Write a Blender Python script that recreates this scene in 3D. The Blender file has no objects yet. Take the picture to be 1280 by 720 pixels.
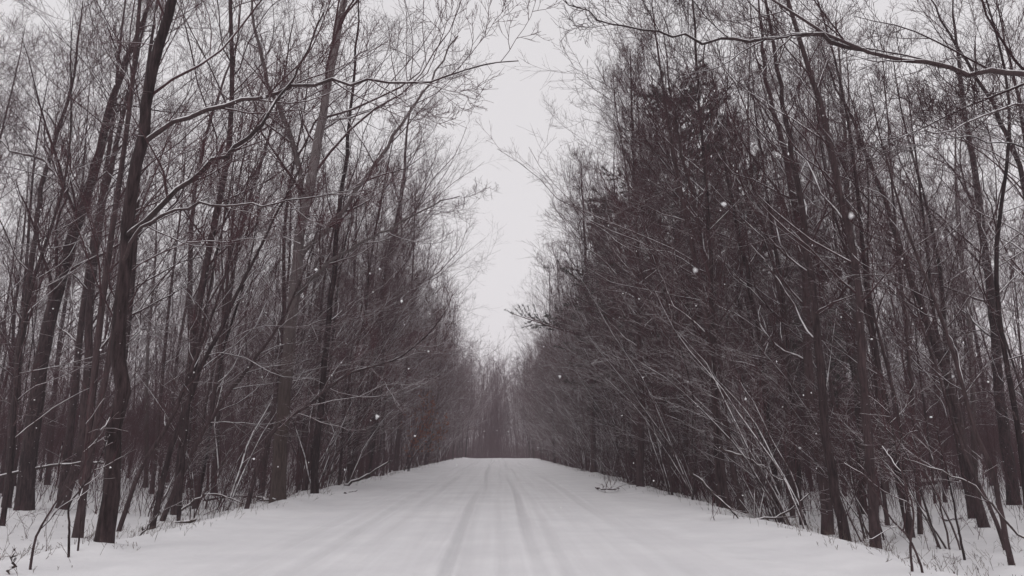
import bpy, math, random
import numpy as np
from mathutils import Vector, Matrix

random.seed(7)
RNG = np.random.default_rng(11)
R = math.radians
SC = bpy.context.scene
COL = SC.collection

# ------------------------------------------------------------------ camera
F = 1005.0                       # focal length in pixels of the 1280 wide photograph
PITCH, YAW = R(11.26), R(1.0)
CAM = np.array((0.0, 0.0, 1.5))
cam_d = bpy.data.cameras.new('camera')
cam = bpy.data.objects.new('camera', cam_d)
COL.objects.link(cam)
cam.location = CAM
cam.rotation_euler = (R(90) + PITCH, 0, -YAW)
cam_d.sensor_width = 36
cam_d.lens = 36 * F / 1280
cam_d.clip_start = 0.05
cam_d.clip_end = 3000
cam_d.dof.use_dof = True          # a phone's small lens: only flakes close to it go soft
cam_d.dof.focus_distance = 24
cam_d.dof.aperture_fstop = 11
SC.camera = cam
_M = cam.rotation_euler.to_matrix()
_MX = np.array([list(r) for r in _M])


def ray(u, v):
    return _MX @ np.array(((u - 640) / F, -(v - 360) / F, -1.0))


def at(u, v, Y):
    """point seen at photograph pixel (u, v) at distance Y down the road"""
    d = ray(u, v)
    return CAM + d * (Y / d[1])


# ------------------------------------------------------------------ terrain
XC = -0.3          # road centre
HALF = 5.75        # half width of the cleared snow


def smooth(a, b, x):
    t = np.clip((x - a) / (b - a), 0, 1)
    return t * t * (3 - 2 * t)


_w = [(RNG.uniform(0.05, 0.5), RNG.uniform(0, 6.28), RNG.uniform(0, 6.28)) for _ in range(14)]


def waves(x, y, s=1.0):
    z = 0
    for f, a, p in _w:
        z = z + np.sin((x * math.cos(a) + y * math.sin(a)) * f * 2.2 * s + p) / (1 + f * 6)
    return z / 6.0


def ground_z(x, y):
    x = np.asarray(x, float); y = np.asarray(y, float)
    d = np.abs(x - XC) - (HALF + 1.2 * waves(y * 1.7, y * 0.3 + np.sign(x) * 40, 1.6))
    side = np.where(x > 0, 0.62, 0.5)
    floor = -side + 0.16 * waves(x, y) + 0.05 * waves(y, x, 5)
    berm = 0.09 * np.exp(-((d + 0.35) / 0.45) ** 2) * (0.6 + 0.5 * waves(y * 2, x, 3))
    z = smooth(-0.1, 2.6, d) * floor + berm
    z = z + 0.10 * smooth(85, 120, y) * (1 - smooth(150, 170, y)) * waves(x * 2.2, y * 0.8, 2) + 0.16 * np.exp(-((x + 5.3) / 0.9) ** 2 - ((y - 132) / 6) ** 2)
    crest = np.clip((y - 118) / 45, 0, 1.0)
    return z - 1.9 * crest ** 2 - 0.02 * np.clip(y - 190, 0, 400) * 0


def base_at(u, v):
    d = ray(u, v)
    Y = 20.0
    for _ in range(30):
        p = CAM + d * (Y / d[1])
        g = float(ground_z(p[0], Y))
        Y = 0.5 * Y + 0.5 * (g - CAM[2]) / d[2] * d[1]
    p = CAM + d * (Y / d[1])
    return np.array((p[0], Y, float(ground_z(p[0], Y))))


# ------------------------------------------------------------------ materials
def mat(name):
    m = bpy.data.materials.new(name)
    m.use_nodes = True
    nt = m.node_tree
    b = nt.nodes['Principled BSDF']
    b.inputs['Roughness'].default_value = 0.9
    b.inputs['Specular IOR Level'].default_value = 0.2
    return m, nt, b


def N(nt, t, **kw):
    n = nt.nodes.new(t)
    for k, v in kw.items():
        setattr(n, k, v)
    return n


def ramp(nt, src, stops):
    r = N(nt, 'ShaderNodeValToRGB')
    e = r.color_ramp.elements
    while len(e) < len(stops):
        e.new(0.5)
    for i, (p, c) in enumerate(stops):
        e[i].position = p
        e[i].color = (*c, 1) if len(c) == 3 else c
    nt.links.new(src, r.inputs[0])
    return r.outputs[0]


def noise(nt, vec, scale, detail=4, rough=0.55):
    n = N(nt, 'ShaderNodeTexNoise')
    n.inputs['Scale'].default_value = scale
    n.inputs['Detail'].default_value = detail
    n.inputs['Roughness'].default_value = rough
    if vec is not None:
        nt.links.new(vec, n.inputs['Vector'])
    return n.outputs['Fac']


def math_n(nt, op, a, b=None, clamp=False):
    n = N(nt, 'ShaderNodeMath', operation=op, use_clamp=clamp)
    for i, x in enumerate((a, b)):
        if x is None:
            continue
        if isinstance(x, (int, float)):
            n.inputs[i].default_value = x
        else:
            nt.links.new(x, n.inputs[i])
    return n.outputs[0]


def mix(nt, f, a, b):
    n = N(nt, 'ShaderNodeMix', data_type='RGBA')
    for s, x in ((0, f), (6, a), (7, b)):
        if isinstance(x, tuple):
            n.inputs[s].default_value = (*x, 1)
        elif isinstance(x, (int, float)):
            n.inputs[s].default_value = x
        else:
            nt.links.new(x, n.inputs[s])
    return n.outputs[2]


SNOW = (0.80, 0.785, 0.80)


def bark_material(name, dark, light, snow_lo=0.35, snow_hi=0.7, amount=0.5, pale=None, furrow=1.0, speck=False):
    """bark with furrows, darker/lighter from tree to tree, snow lying where the surface faces up"""
    m, nt, b = mat(name)
    tc = N(nt, 'ShaderNodeTexCoord')
    geo = N(nt, 'ShaderNodeNewGeometry')
    mp = N(nt, 'ShaderNodeMapping')
    mp.inputs['Scale'].default_value = (9 * furrow, 9 * furrow, 1.4)
    nt.links.new(tc.outputs['Object'], mp.inputs['Vector'])
    f1 = noise(nt, mp.outputs[0], 2.2, 6, 0.65)
    f2 = noise(nt, tc.outputs['Object'], 0.9, 3)
    oi = N(nt, 'ShaderNodeObjectInfo')
    v = math_n(nt, 'ADD', math_n(nt, 'MULTIPLY', f1, 0.7), math_n(nt, 'MULTIPLY', f2, 0.3))
    v = math_n(nt, 'ADD', v, math_n(nt, 'MULTIPLY', math_n(nt, 'SUBTRACT', oi.outputs['Random'], 0.5), 0.22))
    c = ramp(nt, v, [(0.36, dark), (0.64, light)])
    if pale:
        sep = N(nt, 'ShaderNodeSeparateXYZ')
        nt.links.new(tc.outputs['Object'], sep.inputs[0])
        h = N(nt, 'ShaderNodeMapRange', clamp=True)
        h.inputs[1].default_value, h.inputs[2].default_value = pale[0], pale[1]
        nt.links.new(math_n(nt, 'ADD', sep.outputs[2], math_n(nt, 'MULTIPLY', f2, 1.5)), h.inputs[0])
        c2 = ramp(nt, v, [(0.3, pale[2]), (0.7, pale[3])])
        c = mix(nt, h.outputs[0], c, c2)
    # snow lying on the upper side
    sep = N(nt, 'ShaderNodeSeparateXYZ')
    nt.links.new(geo.outputs['Normal'], sep.inputs[0])
    patch = noise(nt, tc.outputs['Object'], 1.7, 3, 0.6)
    fine = noise(nt, tc.outputs['Object'], 14, 2, 0.6)
    thr = math_n(nt, 'ADD', sep.outputs[2], math_n(nt, 'MULTIPLY', math_n(nt, 'SUBTRACT', patch, amount), -1.7))
    thr = math_n(nt, 'ADD', thr, math_n(nt, 'MULTIPLY', math_n(nt, 'SUBTRACT', fine, 0.5), 0.5))
    s = N(nt, 'ShaderNodeMapRange', clamp=True)
    s.inputs[1].default_value, s.inputs[2].default_value = snow_lo, snow_hi
    nt.links.new(thr, s.inputs[0])
    up = math_n(nt, 'GREATER_THAN', sep.outputs[2], 0.06)
    c = mix(nt, math_n(nt, 'MULTIPLY', s.outputs[0], up), c, SNOW)
    if speck:
        sp = N(nt, 'ShaderNodeMapRange', clamp=True)
        sp.inputs[1].default_value, sp.inputs[2].default_value = 0.70, 0.75
        nt.links.new(math_n(nt, 'ADD', noise(nt, tc.outputs['Object'], 11, 4, 0.7), math_n(nt, 'MULTIPLY', math_n(nt, 'SUBTRACT', patch, 0.5), 0.35)), sp.inputs[0])
        c = mix(nt, math_n(nt, 'MULTIPLY', sp.outputs[0], 0.75), c, SNOW)
    nt.links.new(c, b.inputs['Base Color'])
    bp = N(nt, 'ShaderNodeBump')
    bp.inputs['Strength'].default_value = 1.0
    bp.inputs['Distance'].default_value = 0.035
    nt.links.new(f1, bp.inputs['Height'])
    nt.links.new(bp.outputs[0], b.inputs['Normal'])
    return m


M_BARK = bark_material('dark_bark', (0.012, 0.0072, 0.0076), (0.076, 0.050, 0.052), 0.55, 0.8, 0.45, speck=True)
M_POPLAR = bark_material('poplar_bark', (0.020, 0.014, 0.013), (0.075, 0.055, 0.050), 0.55, 0.8, 0.45,
                         pale=(3.5, 8.0, (0.075, 0.060, 0.059), (0.19, 0.16, 0.16)))
M_TWIG = bark_material('twig_bark', (0.032, 0.0125, 0.0155), (0.094, 0.040, 0.047), 0.64, 0.95, 0.41, furrow=0.6)
M_TWIG_SNOWY = bark_material('snowy_twig_bark', (0.032, 0.0135, 0.016), (0.090, 0.043, 0.048), 0.40, 0.74, 0.47, furrow=0.6)
M_LIMB = bark_material('snowy_limb_bark', (0.034, 0.025, 0.025), (0.080, 0.054, 0.055), 0.22, 0.55, 0.55, furrow=0.7)
M_BRANCH = bark_material('branch_bark', (0.030, 0.014, 0.016), (0.086, 0.047, 0.050), 0.24, 0.55, 0.53, furrow=0.7)
M_LOG = bark_material('fallen_wood', (0.025, 0.018, 0.017), (0.07, 0.048, 0.046), 0.3, 0.6, 0.54)
M_FAR = bark_material('far_wood_bark', (0.032, 0.0125, 0.0155), (0.086, 0.037, 0.043), 0.76, 1.0, 0.33, furrow=0.5)

m, nt, b = mat('pine_needles')
tc = N(nt, 'ShaderNodeTexCoord')
nt.links.new(ramp(nt, noise(nt, tc.outputs['Object'], 1.3, 4), [(0.3, (0.012, 0.015, 0.012)), (0.62, (0.034, 0.042, 0.030)), (0.85, (0.06, 0.068, 0.058))]), b.inputs['Base Color'])
M_NEEDLE = m
m, nt, b = mat('dry_leaf')
tc = N(nt, 'ShaderNodeTexCoord')
nt.links.new(ramp(nt, noise(nt, tc.outputs['Object'], 3, 3), [(0.3, (0.12, 0.040, 0.022)), (0.7, (0.36, 0.125, 0.06))]), b.inputs['Base Color'])
M_LEAF = m
m, nt, b = mat('dry_weed')
tc = N(nt, 'ShaderNodeTexCoord')
nt.links.new(ramp(nt, noise(nt, tc.outputs['Object'], 2, 3), [(0.3, (0.05, 0.036, 0.03)), (0.7, (0.16, 0.12, 0.095))]), b.inputs['Base Color'])
M_WEED = m


def snow_material(name, road=False):
    m, nt, b = mat(name)
    b.inputs['Roughness'].default_value = 0.75
    b.inputs['Specular IOR Level'].default_value = 0.15
    b.inputs['Subsurface Weight'].default_value = 0.0
    geo = N(nt, 'ShaderNodeNewGeometry')
    pos = geo.outputs['Position']
    sep = N(nt, 'ShaderNodeSeparateXYZ')
    nt.links.new(pos, sep.inputs[0])
    n1 = noise(nt, pos, 0.7, 5, 0.6)
    n2 = noise(nt, pos, 9, 4, 0.65)
    c = ramp(nt, n1, [(0.3, (0.70, 0.695, 0.715)), (0.7, (0.80, 0.795, 0.81))])
    if road:
        # compacted, slightly soiled snow in the wheel tracks
        mp = N(nt, 'ShaderNodeMapping')
        mp.inputs['Scale'].default_value = (2.2, 0.05, 1)
        nt.links.new(pos, mp.inputs['Vector'])
        st = noise(nt, mp.outputs[0], 1.6, 4, 0.6)
        mid = N(nt, 'ShaderNodeMapRange', clamp=True)
        mid.inputs[1].default_value, mid.inputs[2].default_value = 4.4, 2.6
        nt.links.new(math_n(nt, 'ABSOLUTE', math_n(nt, 'ADD', sep.outputs[0], -XC)), mid.inputs[0])
        s2 = N(nt, 'ShaderNodeMapRange', clamp=True)
        s2.inputs[1].default_value, s2.inputs[2].default_value = 0.40, 0.66
        nt.links.new(st, s2.inputs[0])
        c = mix(nt, math_n(nt, 'MULTIPLY', math_n(nt, 'MULTIPLY', s2.outputs[0], mid.outputs[0]), 0.35), c, (0.60, 0.585, 0.60))
        at_ = N(nt, 'ShaderNodeAttribute', attribute_name='rut')
        c = mix(nt, math_n(nt, 'MULTIPLY', at_.outputs['Fac'], math_n(nt, 'ADD', 0.12, math_n(nt, 'MULTIPLY', n2, 0.75))), c, (0.50, 0.495, 0.51))
    else:
        # leaf litter and bits of bark showing through
        lit = noise(nt, pos, 5.5, 6, 0.75)
        far = noise(nt, pos, 0.35, 3)
        l2 = N(nt, 'ShaderNodeMapRange', clamp=True)
        l2.inputs[1].default_value, l2.inputs[2].default_value = 0.66, 0.76
        nt.links.new(math_n(nt, 'ADD', lit, math_n(nt, 'MULTIPLY', math_n(nt, 'SUBTRACT', far, 0.5), 0.35)), l2.inputs[0])
        off = N(nt, 'ShaderNodeMapRange', clamp=True)
        off.inputs[1].default_value, off.inputs[2].default_value = 5.2, 7.0
        nt.links.new(math_n(nt, 'ABSOLUTE', math_n(nt, 'ADD', sep.outputs[0], -XC)), off.inputs[0])
        c = mix(nt, math_n(nt, 'MULTIPLY', math_n(nt, 'MULTIPLY', l2.outputs[0], off.outputs[0]), 0.8), c, (0.16, 0.12, 0.105))
    nt.links.new(c, b.inputs['Base Color'])
    bp = N(nt, 'ShaderNodeBump')
    bp.inputs['Strength'].default_value = 0.55
    bp.inputs['Distance'].default_value = 0.05
    nt.links.new(math_n(nt, 'ADD', math_n(nt, 'MULTIPLY', n1, 1.2), math_n(nt, 'MULTIPLY', n2, 0.45)), bp.inputs['Height'])
    nt.links.new(bp.outputs[0], b.inputs['Normal'])
    return m


M_GROUND = snow_material('forest_floor_snow')
M_ROAD = snow_material('road_snow', True)


# ------------------------------------------------------------------ mesh helpers
def make_mesh(name, V, quads=None, tris=None, mats=(), midx=None, smooth_sh=True):
    me = bpy.data.meshes.new(name)
    V = np.asarray(V, np.float32)
    loops, totals = [], []
    if quads is not None and len(quads):
        loops.append(np.asarray(quads, np.int32).ravel()); totals.append(np.full(len(quads), 4, np.int32))
    if tris is not None and len(tris):
        loops.append(np.asarray(tris, np.int32).ravel()); totals.append(np.full(len(tris), 3, np.int32))
    lv = np.concatenate(loops); lt = np.concatenate(totals)
    ls = np.concatenate(([0], np.cumsum(lt)[:-1])).astype(np.int32)
    me.vertices.add(len(V)); me.vertices.foreach_set('co', V.ravel())
    me.loops.add(len(lv)); me.loops.foreach_set('vertex_index', lv)
    me.polygons.add(len(lt)); me.polygons.foreach_set('loop_start', ls); me.polygons.foreach_set('loop_total', lt)
    for m_ in mats:
        me.materials.append(m_)
    if midx is not None:
        me.polygons.foreach_set('material_index', np.asarray(midx, np.int32))
    me.polygons.foreach_set('use_smooth', np.full(len(lt), smooth_sh, bool))
    me.update(calc_edges=True)
    me.validate()
    return me


def obj(name, me, parent=None):
    o = bpy.data.objects.new(name, me)
    COL.objects.link(o)
    if parent is not None:
        o.parent = parent
    return o


def tag(o, label=None, cat=None, group=None, kind=None):
    for k, v in (('label', label), ('category', cat), ('group', group), ('kind', kind)):
        if v:
            o[k] = v
    return o


def empty(name, loc, rz=0.0, s=1.0):
    o = bpy.data.objects.new(name, None)
    COL.objects.link(o)
    o.location = loc
    o.rotation_euler = (0, 0, rz)
    o.scale = (s, s, s)
    o.empty_display_size = 0.2
    return o


# ------------------------------------------------------------------ branch growing (all levels vectorised)
def norm(a):
    return a / np.maximum(np.linalg.norm(a, axis=-1, keepdims=True), 1e-9)


def grow(P0, D0, L, r0, K, trop, wob, taper, rng, rmin=0.003):
    M = len(P0)
    P = np.zeros((M, K, 3)); P[:, 0] = P0
    d = norm(D0)
    step = (L / (K - 1))[:, None]
    for k in range(1, K):
        d = norm(d + rng.normal(0, wob, (M, 3)) + np.array((0, 0, 1.0)) * trop / (K - 1))
        P[:, k] = P[:, k - 1] + d * step
    t = np.linspace(0, 1, K)
    Rr = np.maximum(r0[:, None] * (1 - (1 - taper) * t[None]), rmin * 0.7)
    return dict(P=P, R=Rr, L=L)


def spawn(par, n, t0, t1, ang, lenf, K, trop, wob, rr, rmin, rng, bias=None, taper=0.35, flat=0.0):
    P, Rr, L = par['P'], par['R'], par['L']
    M, Kp = P.shape[:2]
    idx = np.repeat(np.arange(M), n)
    t = ((np.tile(np.arange(n), M) + rng.random(M * n)) / n) * (t1 - t0) + t0
    s = np.clip(t * (Kp - 1), 0, Kp - 1.001)
    i = s.astype(int); f = (s - i)[:, None]
    a, b_ = P[idx, i], P[idx, i + 1]
    pos = a * (1 - f) + b_ * f
    tan = norm(b_ - a)
    r = Rr[idx, i] * (1 - f[:, 0]) + Rr[idx, i + 1] * f[:, 0]
    v = rng.normal(0, 1, (M * n, 3))
    v[:, 2] *= (1 - flat)
    v = norm(v)
    if bias is not None:
        v = v + bias
    v = v - (v * tan).sum(1, keepdims=True) * tan
    v = norm(v)
    an = rng.uniform(ang[0], ang[1], M * n)[:, None] * math.pi / 180
    d = np.cos(an) * tan + np.sin(an) * v
    Lc = lenf(L[idx], t, v) * rng.uniform(0.65, 1.3, M * n)
    rc = np.clip(r * rr, rmin, None)
    return grow(pos, d, Lc, rc, K, trop, wob, taper, rng, rmin)


def tubes(par, sides):
    """(verts, quads) of all polylines of one level"""
    P, Rr = par['P'], par['R']
    M, K = P.shape[:2]
    T = norm(np.gradient(P, axis=1))
    main = norm(P[:, -1] - P[:, 0])
    ref = np.where(np.abs(main[:, 2:3]) < 0.93, np.array((0, 0, 1.0)), np.array((1.0, 0, 0)))[:, None]
    u = norm(np.cross(T, np.broadcast_to(ref, T.shape)))
    v = np.cross(T, u)
    a = np.arange(sides) * 2 * math.pi / sides - math.pi / 2
    ring = P[:, :, None] + Rr[:, :, None, None] * (np.cos(a)[None, None, :, None] * u[:, :, None] + np.sin(a)[None, None, :, None] * v[:, :, None])
    V = ring.reshape(-1, 3)
    base = (np.arange(M)[:, None, None] * K + np.arange(K - 1)[None, :, None]) * sides
    j = np.arange(sides)[None, None]; j2 = (j + 1) % sides
    Q = np.stack((base + j, base + sides + j, base + sides + j2, base + j2), -1).reshape(-1, 4)
    return V, Q


def join(parts):
    V, Q, off = [], [], 0
    for v, q in parts:
        V.append(v); Q.append(q + off); off += len(v)
    return np.concatenate(V), np.concatenate(Q)


def join_slots(parts, slots):
    V, Q = join(parts)
    return V, Q, np.concatenate([np.full(len(q), s) for (v, q), s in zip(parts, slots)])


def spline(pts, K):
    pts = np.asarray(pts, float)
    seg = np.concatenate(([0], np.cumsum(np.linalg.norm(np.diff(pts, axis=0), axis=1))))
    t = np.linspace(0, seg[-1], K)
    out = np.zeros((K, 3))
    n = len(pts)
    m_ = np.zeros_like(pts)
    for i in range(n):
        a, b_ = max(i - 1, 0), min(i + 1, n - 1)
        m_[i] = (pts[b_] - pts[a]) / max(seg[b_] - seg[a], 1e-6)
    for k, x in enumerate(t):
        i = min(np.searchsorted(seg, x, 'right') - 1, n - 2)
        h = seg[i + 1] - seg[i]; s = (x - seg[i]) / h
        out[k] = ((1 + 2 * s) * (1 - s) ** 2 * pts[i] + s * (1 - s) ** 2 * h * m_[i] + s * s * (3 - 2 * s) * pts[i + 1] + s * s * (s - 1) * h * m_[i + 1])
    return out


def trunk_radii(K, r, tip=0.12, flare=0.35, H=18):
    t = np.linspace(0, 1, K)
    return r * ((1 - t) ** 0.75 * (1 - tip) + tip) * (1 + flare * np.exp(-t * H / 0.45))


ROADWARD = np.array((1.0, 0, 0))


def crown_levels(stems, H, rng, n1=26, n2=8, n3=6, n4=3, t0=0.25, spread=0.30, bias=0.5, up=0.55, ang=(35, 62), rmin=0.004, extra=None, dirv=ROADWARD, one=1.0):
    """branches of all orders on the given stems (list of level dicts with one polyline each); returns verts, quads"""
    out = []
    l1s = []
    for st in stems:
        hs = st['L'][0]
        b_ = np.array(dirv) * bias

        def lf(L, t, v, hs=hs):
            prof = np.where(t < 0.45, 0.75 + 0.55 * (t - t0) / max(0.45 - t0, 0.05), 1.3 * (1 - t) / 0.55 * 0.78 + 0.28)
            toward = 1 + 0.45 * bias * (v @ np.array(dirv))
            return hs * spread * prof * toward
        l1s.append(spawn(st, n1, t0, 0.99, ang, lf, 10, up, 0.16, 0.34, 0.009, rng, bias=b_, taper=0.22))
    allp = lambda lv: dict(P=np.concatenate([x['P'] for x in lv]), R=np.concatenate([x['R'] for x in lv]), L=np.concatenate([x['L'] for x in lv]))
    l1 = allp(l1s + ([] if extra is None else []))
    out.append(tubes(l1, 5)); sl_ = [0]
    src = [l1] + (extra or [])
    l2s, l3s = [], []
    for s in src:
        l2 = spawn(s, n2, 0.16, 0.98, (24, 55), lambda L, t, v: L * (0.52 - 0.30 * t), 6, 0.35, 0.14, 0.5, 0.0055, rng, bias=np.array((0, 0, 0.35)), taper=0.35)
        l2s.append(l2); out.append(tubes(l2, 4)); sl_.append(1)
    for s in l2s:
        l3 = spawn(s, n3, 0.12, 0.98, (25, 58), lambda L, t, v: np.clip(L * (0.55 - 0.28 * t), 0.22, None), 4, 0.25, 0.13, 0.6, rmin, rng, taper=0.5)
        l3s.append(l3); out.append(tubes(l3, 3)); sl_.append(2)
    if n4:
        for s in l3s:
            l4 = spawn(s, n4, 0.2, 0.97, (25, 60), lambda L, t, v: np.clip(L * 0.5, 0.14, 0.6), 3, 0.15, 0.12, 0.7, rmin * 0.85, rng, taper=0.6)
            out.append(tubes(l4, 3)); sl_.append(2)
    return join_slots(out, sl_)


def lv(P, Rr):
    L = np.linalg.norm(np.diff(P, axis=0), axis=1).sum()
    return dict(P=P[None], R=np.asarray(Rr)[None], L=np.array([L]))


def rand_stem(H, r, rng, lean=(0.0, 0.0), K=18, wob=0.25, base=(0, 0), curve=0.0, z0=-0.35):
    t = np.linspace(0, 1, K)
    x = base[0] + lean[0] * t ** (1 + curve) * H
    y = base[1] + lean[1] * t * H
    f = rng.uniform(1.0, 2.6, 2); p = rng.uniform(0, 6.28, 2)
    x = x + wob * (np.sin(t * f[0] * 4 + p[0]) - math.sin(p[0])) * np.minimum(t * 2, 1)
    y = y + wob * (np.sin(t * f[1] * 4 + p[1]) - math.sin(p[1])) * np.minimum(t * 2, 1)
    P = np.stack((x, y, z0 + t * (H - z0)), 1)
    return lv(P, trunk_radii(K, r, H=H))


class Kind:
    """one built kind of tree: trunk mesh(es) and a crown mesh shared by its copies"""
    def __init__(self, trunks, crown):
        self.trunks, self.crown = trunks, crown


def place(kind, name, loc, rz, s=1.0, label=None, cat=None, group=None, sz=None, tilt=(0, 0)):
    e = empty(name, loc, rz, s)
    if sz:
        e.scale = (s, s, s * sz)
    e.rotation_euler = (tilt[0], tilt[1], rz)
    tag(e, label, cat, group)
    for me in kind.trunks:
        obj('trunk', me, e)
    for me in (kind.crown if isinstance(kind.crown, list) else [kind.crown]):
        obj('crown', me, e)
    return e


def tree_kind(seed, H, r, n_stems=1, lean=0.06, n1=26, bark=M_BARK, twig=M_TWIG, sides=9, **kw):
    rng = np.random.default_rng(seed)
    stems = []
    for i in range(n_stems):
        a = rng.uniform(0, 6.28)
        sp = 0.0 if n_stems == 1 else 0.22
        ll = lean + (0 if n_stems == 1 else rng.uniform(-0.06, 0.10))
        stems.append(rand_stem(H * (1 if i == 0 else rng.uniform(0.75, 0.98)), r * (1 if i == 0 else rng.uniform(0.6, 0.9)), rng,
                               lean=(ll, rng.uniform(-0.05, 0.05)), base=(sp * math.cos(a), sp * math.sin(a)), wob=rng.uniform(0.10, 0.32), curve=rng.uniform(-0.2, 0.4)))
    trunks = [make_mesh('trunk', *tubes(s, sides), mats=[bark]) for s in stems]
    V, Q, S = crown_levels(stems, H, rng, n1=max(6, n1 // (1 if n_stems == 1 else n_stems) + (4 if n_stems > 1 else 0)), **kw)
    return Kind(trunks, make_mesh('crown', V, Q, mats=[M_BRANCH, M_TWIG_SNOWY, twig], midx=S))


def pine_kind(seed, H, r, low=2.5, reach=5.0, n_needle=16, extra=(), power=0.7):
    rng = np.random.default_rng(seed)
    st = rand_stem(H, r, rng, lean=(0.01, 0.0), wob=0.06)
    trunk = make_mesh('trunk', *tubes(st, 9), mats=[M_BARK])
    hs = []
    h = low
    while h < H - 0.4:
        for k in range(rng.integers(4, 7)):
            hs.append((h + rng.uniform(-0.12, 0.12), rng.uniform(0, 6.28)))
        h += rng.uniform(0.5, 0.85)
    hs = np.array(hs)
    t = (hs[:, 0] + 0.35) / (H + 0.35)
    for q in extra:
        hs = np.vstack((hs, q[:2]))
    t = (hs[:, 0] + 0.35) / (H + 0.35)
    P0 = np.stack([np.interp(t, np.linspace(0, 1, 18), st['P'][0, :, k]) for k in range(3)], 1)
    rel = (hs[:, 0] - low) / (H - low)
    L = reach * (np.clip(1.05 - rel, 0, 1) ** power) * (0.5 + 0.5 * np.clip(rel * 5, 0, 1)) * rng.uniform(0.45, 1.15, len(hs)) + 0.3
    for k, q in enumerate(extra):
        L[len(L) - len(extra) + k] = q[2]
    D0 = np.stack((np.cos(hs[:, 1]), np.sin(hs[:, 1]), 0.10 + 0.55 * rel ** 2 + rng.normal(0, 0.06, len(hs))), 1)
    l1 = grow(P0, D0, L, 0.012 + 0.009 * L, 7, 0.22, 0.05, 0.25, rng, 0.008)
    l2 = spawn(l1, 11, 0.25, 0.99, (35, 60), lambda L, t, v: np.clip(L * (0.42 - 0.25 * t), 0.3, 1.5), 4, 0.15, 0.06, 0.5, 0.006, rng, flat=0.75, taper=0.5)
    V, Q = join([tubes(l1, 5), tubes(l2, 3)])
    nq = len(Q)
    # needle sprays: bunches of thin blades along the side shoots
    P, K = l2['P'], 4
    M = len(P)
    idx = np.repeat(np.arange(M), n_needle)
    tt = rng.uniform(0.15, 1.0, len(idx)) * (K - 1.001)
    i = tt.astype(int); f = (tt - i)[:, None]
    pos = P[idx, i] * (1 - f) + P[idx, i + 1] * f
    tan = norm(P[idx, i + 1] - P[idx, i])
    nb = 6
    pos = np.repeat(pos, nb, 0); tan = np.repeat(tan, nb, 0)
    d = norm(tan * 0.7 + rng.normal(0, 0.6, pos.shape) + np.array((0, 0, 0.22)))
    ln = rng.uniform(0.13, 0.24, len(pos))[:, None]
    side = norm(np.cross(d, rng.normal(0, 1, d.shape))) * rng.uniform(0.011, 0.019, len(pos))[:, None]
    T = np.stack((pos - side, pos + side, pos + d * ln), 1).reshape(-1, 3)
    tri = np.arange(len(T)).reshape(-1, 3) + len(V)
    me = make_mesh('crown', np.concatenate((V, T)), Q, tri, [M_TWIG, M_NEEDLE], np.concatenate((np.zeros(nq), np.ones(len(tri)))))
    return Kind([trunk], me)


def sapling_kind(seed, H, n_stems, lean, r=0.03, n1=9, leafy=False, snowy=True, up=0.5):
    """thin arching stems from one root, reaching towards the road, with a few long fine branches"""
    rng = np.random.default_rng(seed)
    M = n_stems
    az = rng.normal(0, 0.9, M)
    tilt = np.clip(rng.normal(lean, 0.16, M), 0.03, 1.2)
    P0 = np.stack((rng.normal(0, 0.12, M), rng.normal(0, 0.16, M), np.full(M, -0.2)), 1)
    D0 = np.stack((np.sin(tilt * 0.5) * np.cos(az), np.sin(tilt * 0.5) * np.sin(az), np.cos(tilt * 0.5)), 1)
    Ls = H * rng.uniform(0.55, 1.05, M)
    K = 12
    P = np.zeros((M, K, 3)); P[:, 0] = P0; d = norm(D0)
    for k in range(1, K):
        d = norm(d + np.stack((np.cos(az), np.sin(az), np.zeros(M)), 1) * (tilt / K * 1.2)[:, None] + rng.normal(0, 0.085, (M, 3)))
        P[:, k] = P[:, k - 1] + d * (Ls / (K - 1))[:, None]
    t = np.linspace(0, 1, K)
    Rr = (r * rng.uniform(0.6, 1.1, M))[:, None] * (1 - 0.8 * t)[None]
    s = dict(P=P, R=Rr, L=Ls)
    trunk = [make_mesh('stem', *tubes(dict(P=P[i:i + 1], R=Rr[i:i + 1], L=Ls[i:i + 1]), 6), mats=[M_LIMB if snowy else M_BARK]) for i in range(M)]
    l1 = spawn(s, n1, 0.22, 0.98, (18, 42), lambda L, t, v: L * (0.50 - 0.28 * t), 8, up, 0.09, 0.5, 0.006, rng, bias=np.array((0.5, 0, 0.25)), taper=0.3)
    l2 = spawn(l1, 5, 0.15, 0.97, (22, 50), lambda L, t, v: L * (0.5 - 0.25 * t), 4, 0.3, 0.12, 0.6, 0.0045, rng, taper=0.5)
    l3 = spawn(l2, 3, 0.15, 0.97, (25, 55), lambda L, t, v: np.clip(L * 0.5, 0.12, 0.7), 3, 0.2, 0.12, 0.7, 0.0038, rng, taper=0.6)
    V, Q = join([tubes(l1, 4), tubes(l2, 3), tubes(l3, 3)])
    tw = M_TWIG_SNOWY if snowy else M_TWIG
    if leafy:
        P = l2['P']; M2 = len(P)
        idx = rng.integers(0, M2, M2 * 5)
        pos = P[idx, rng.integers(1, 4, len(idx))] + rng.normal(0, 0.03, (len(idx), 3))
        a = norm(rng.normal(0, 1, pos.shape) + np.array((0, 0, -0.8))) * rng.uniform(0.06, 0.11, len(idx))[:, None]
        b_ = norm(np.cross(a, rng.normal(0, 1, a.shape))) * 0.03
        T = np.stack((pos, pos + a * 0.5 + b_, pos + a, pos + a * 0.5 - b_), 1).reshape(-1, 3)
        q2 = np.arange(len(T)).reshape(-1, 4) + len(V)
        crown = make_mesh('crown', np.concatenate((V, T)), np.concatenate((Q, q2)), None, [tw, M_LEAF], np.concatenate((np.zeros(len(Q)), np.ones(len(q2)))))
    else:
        crown = make_mesh('crown', V, Q, mats=[tw])
    return Kind(trunk, crown)


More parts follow.
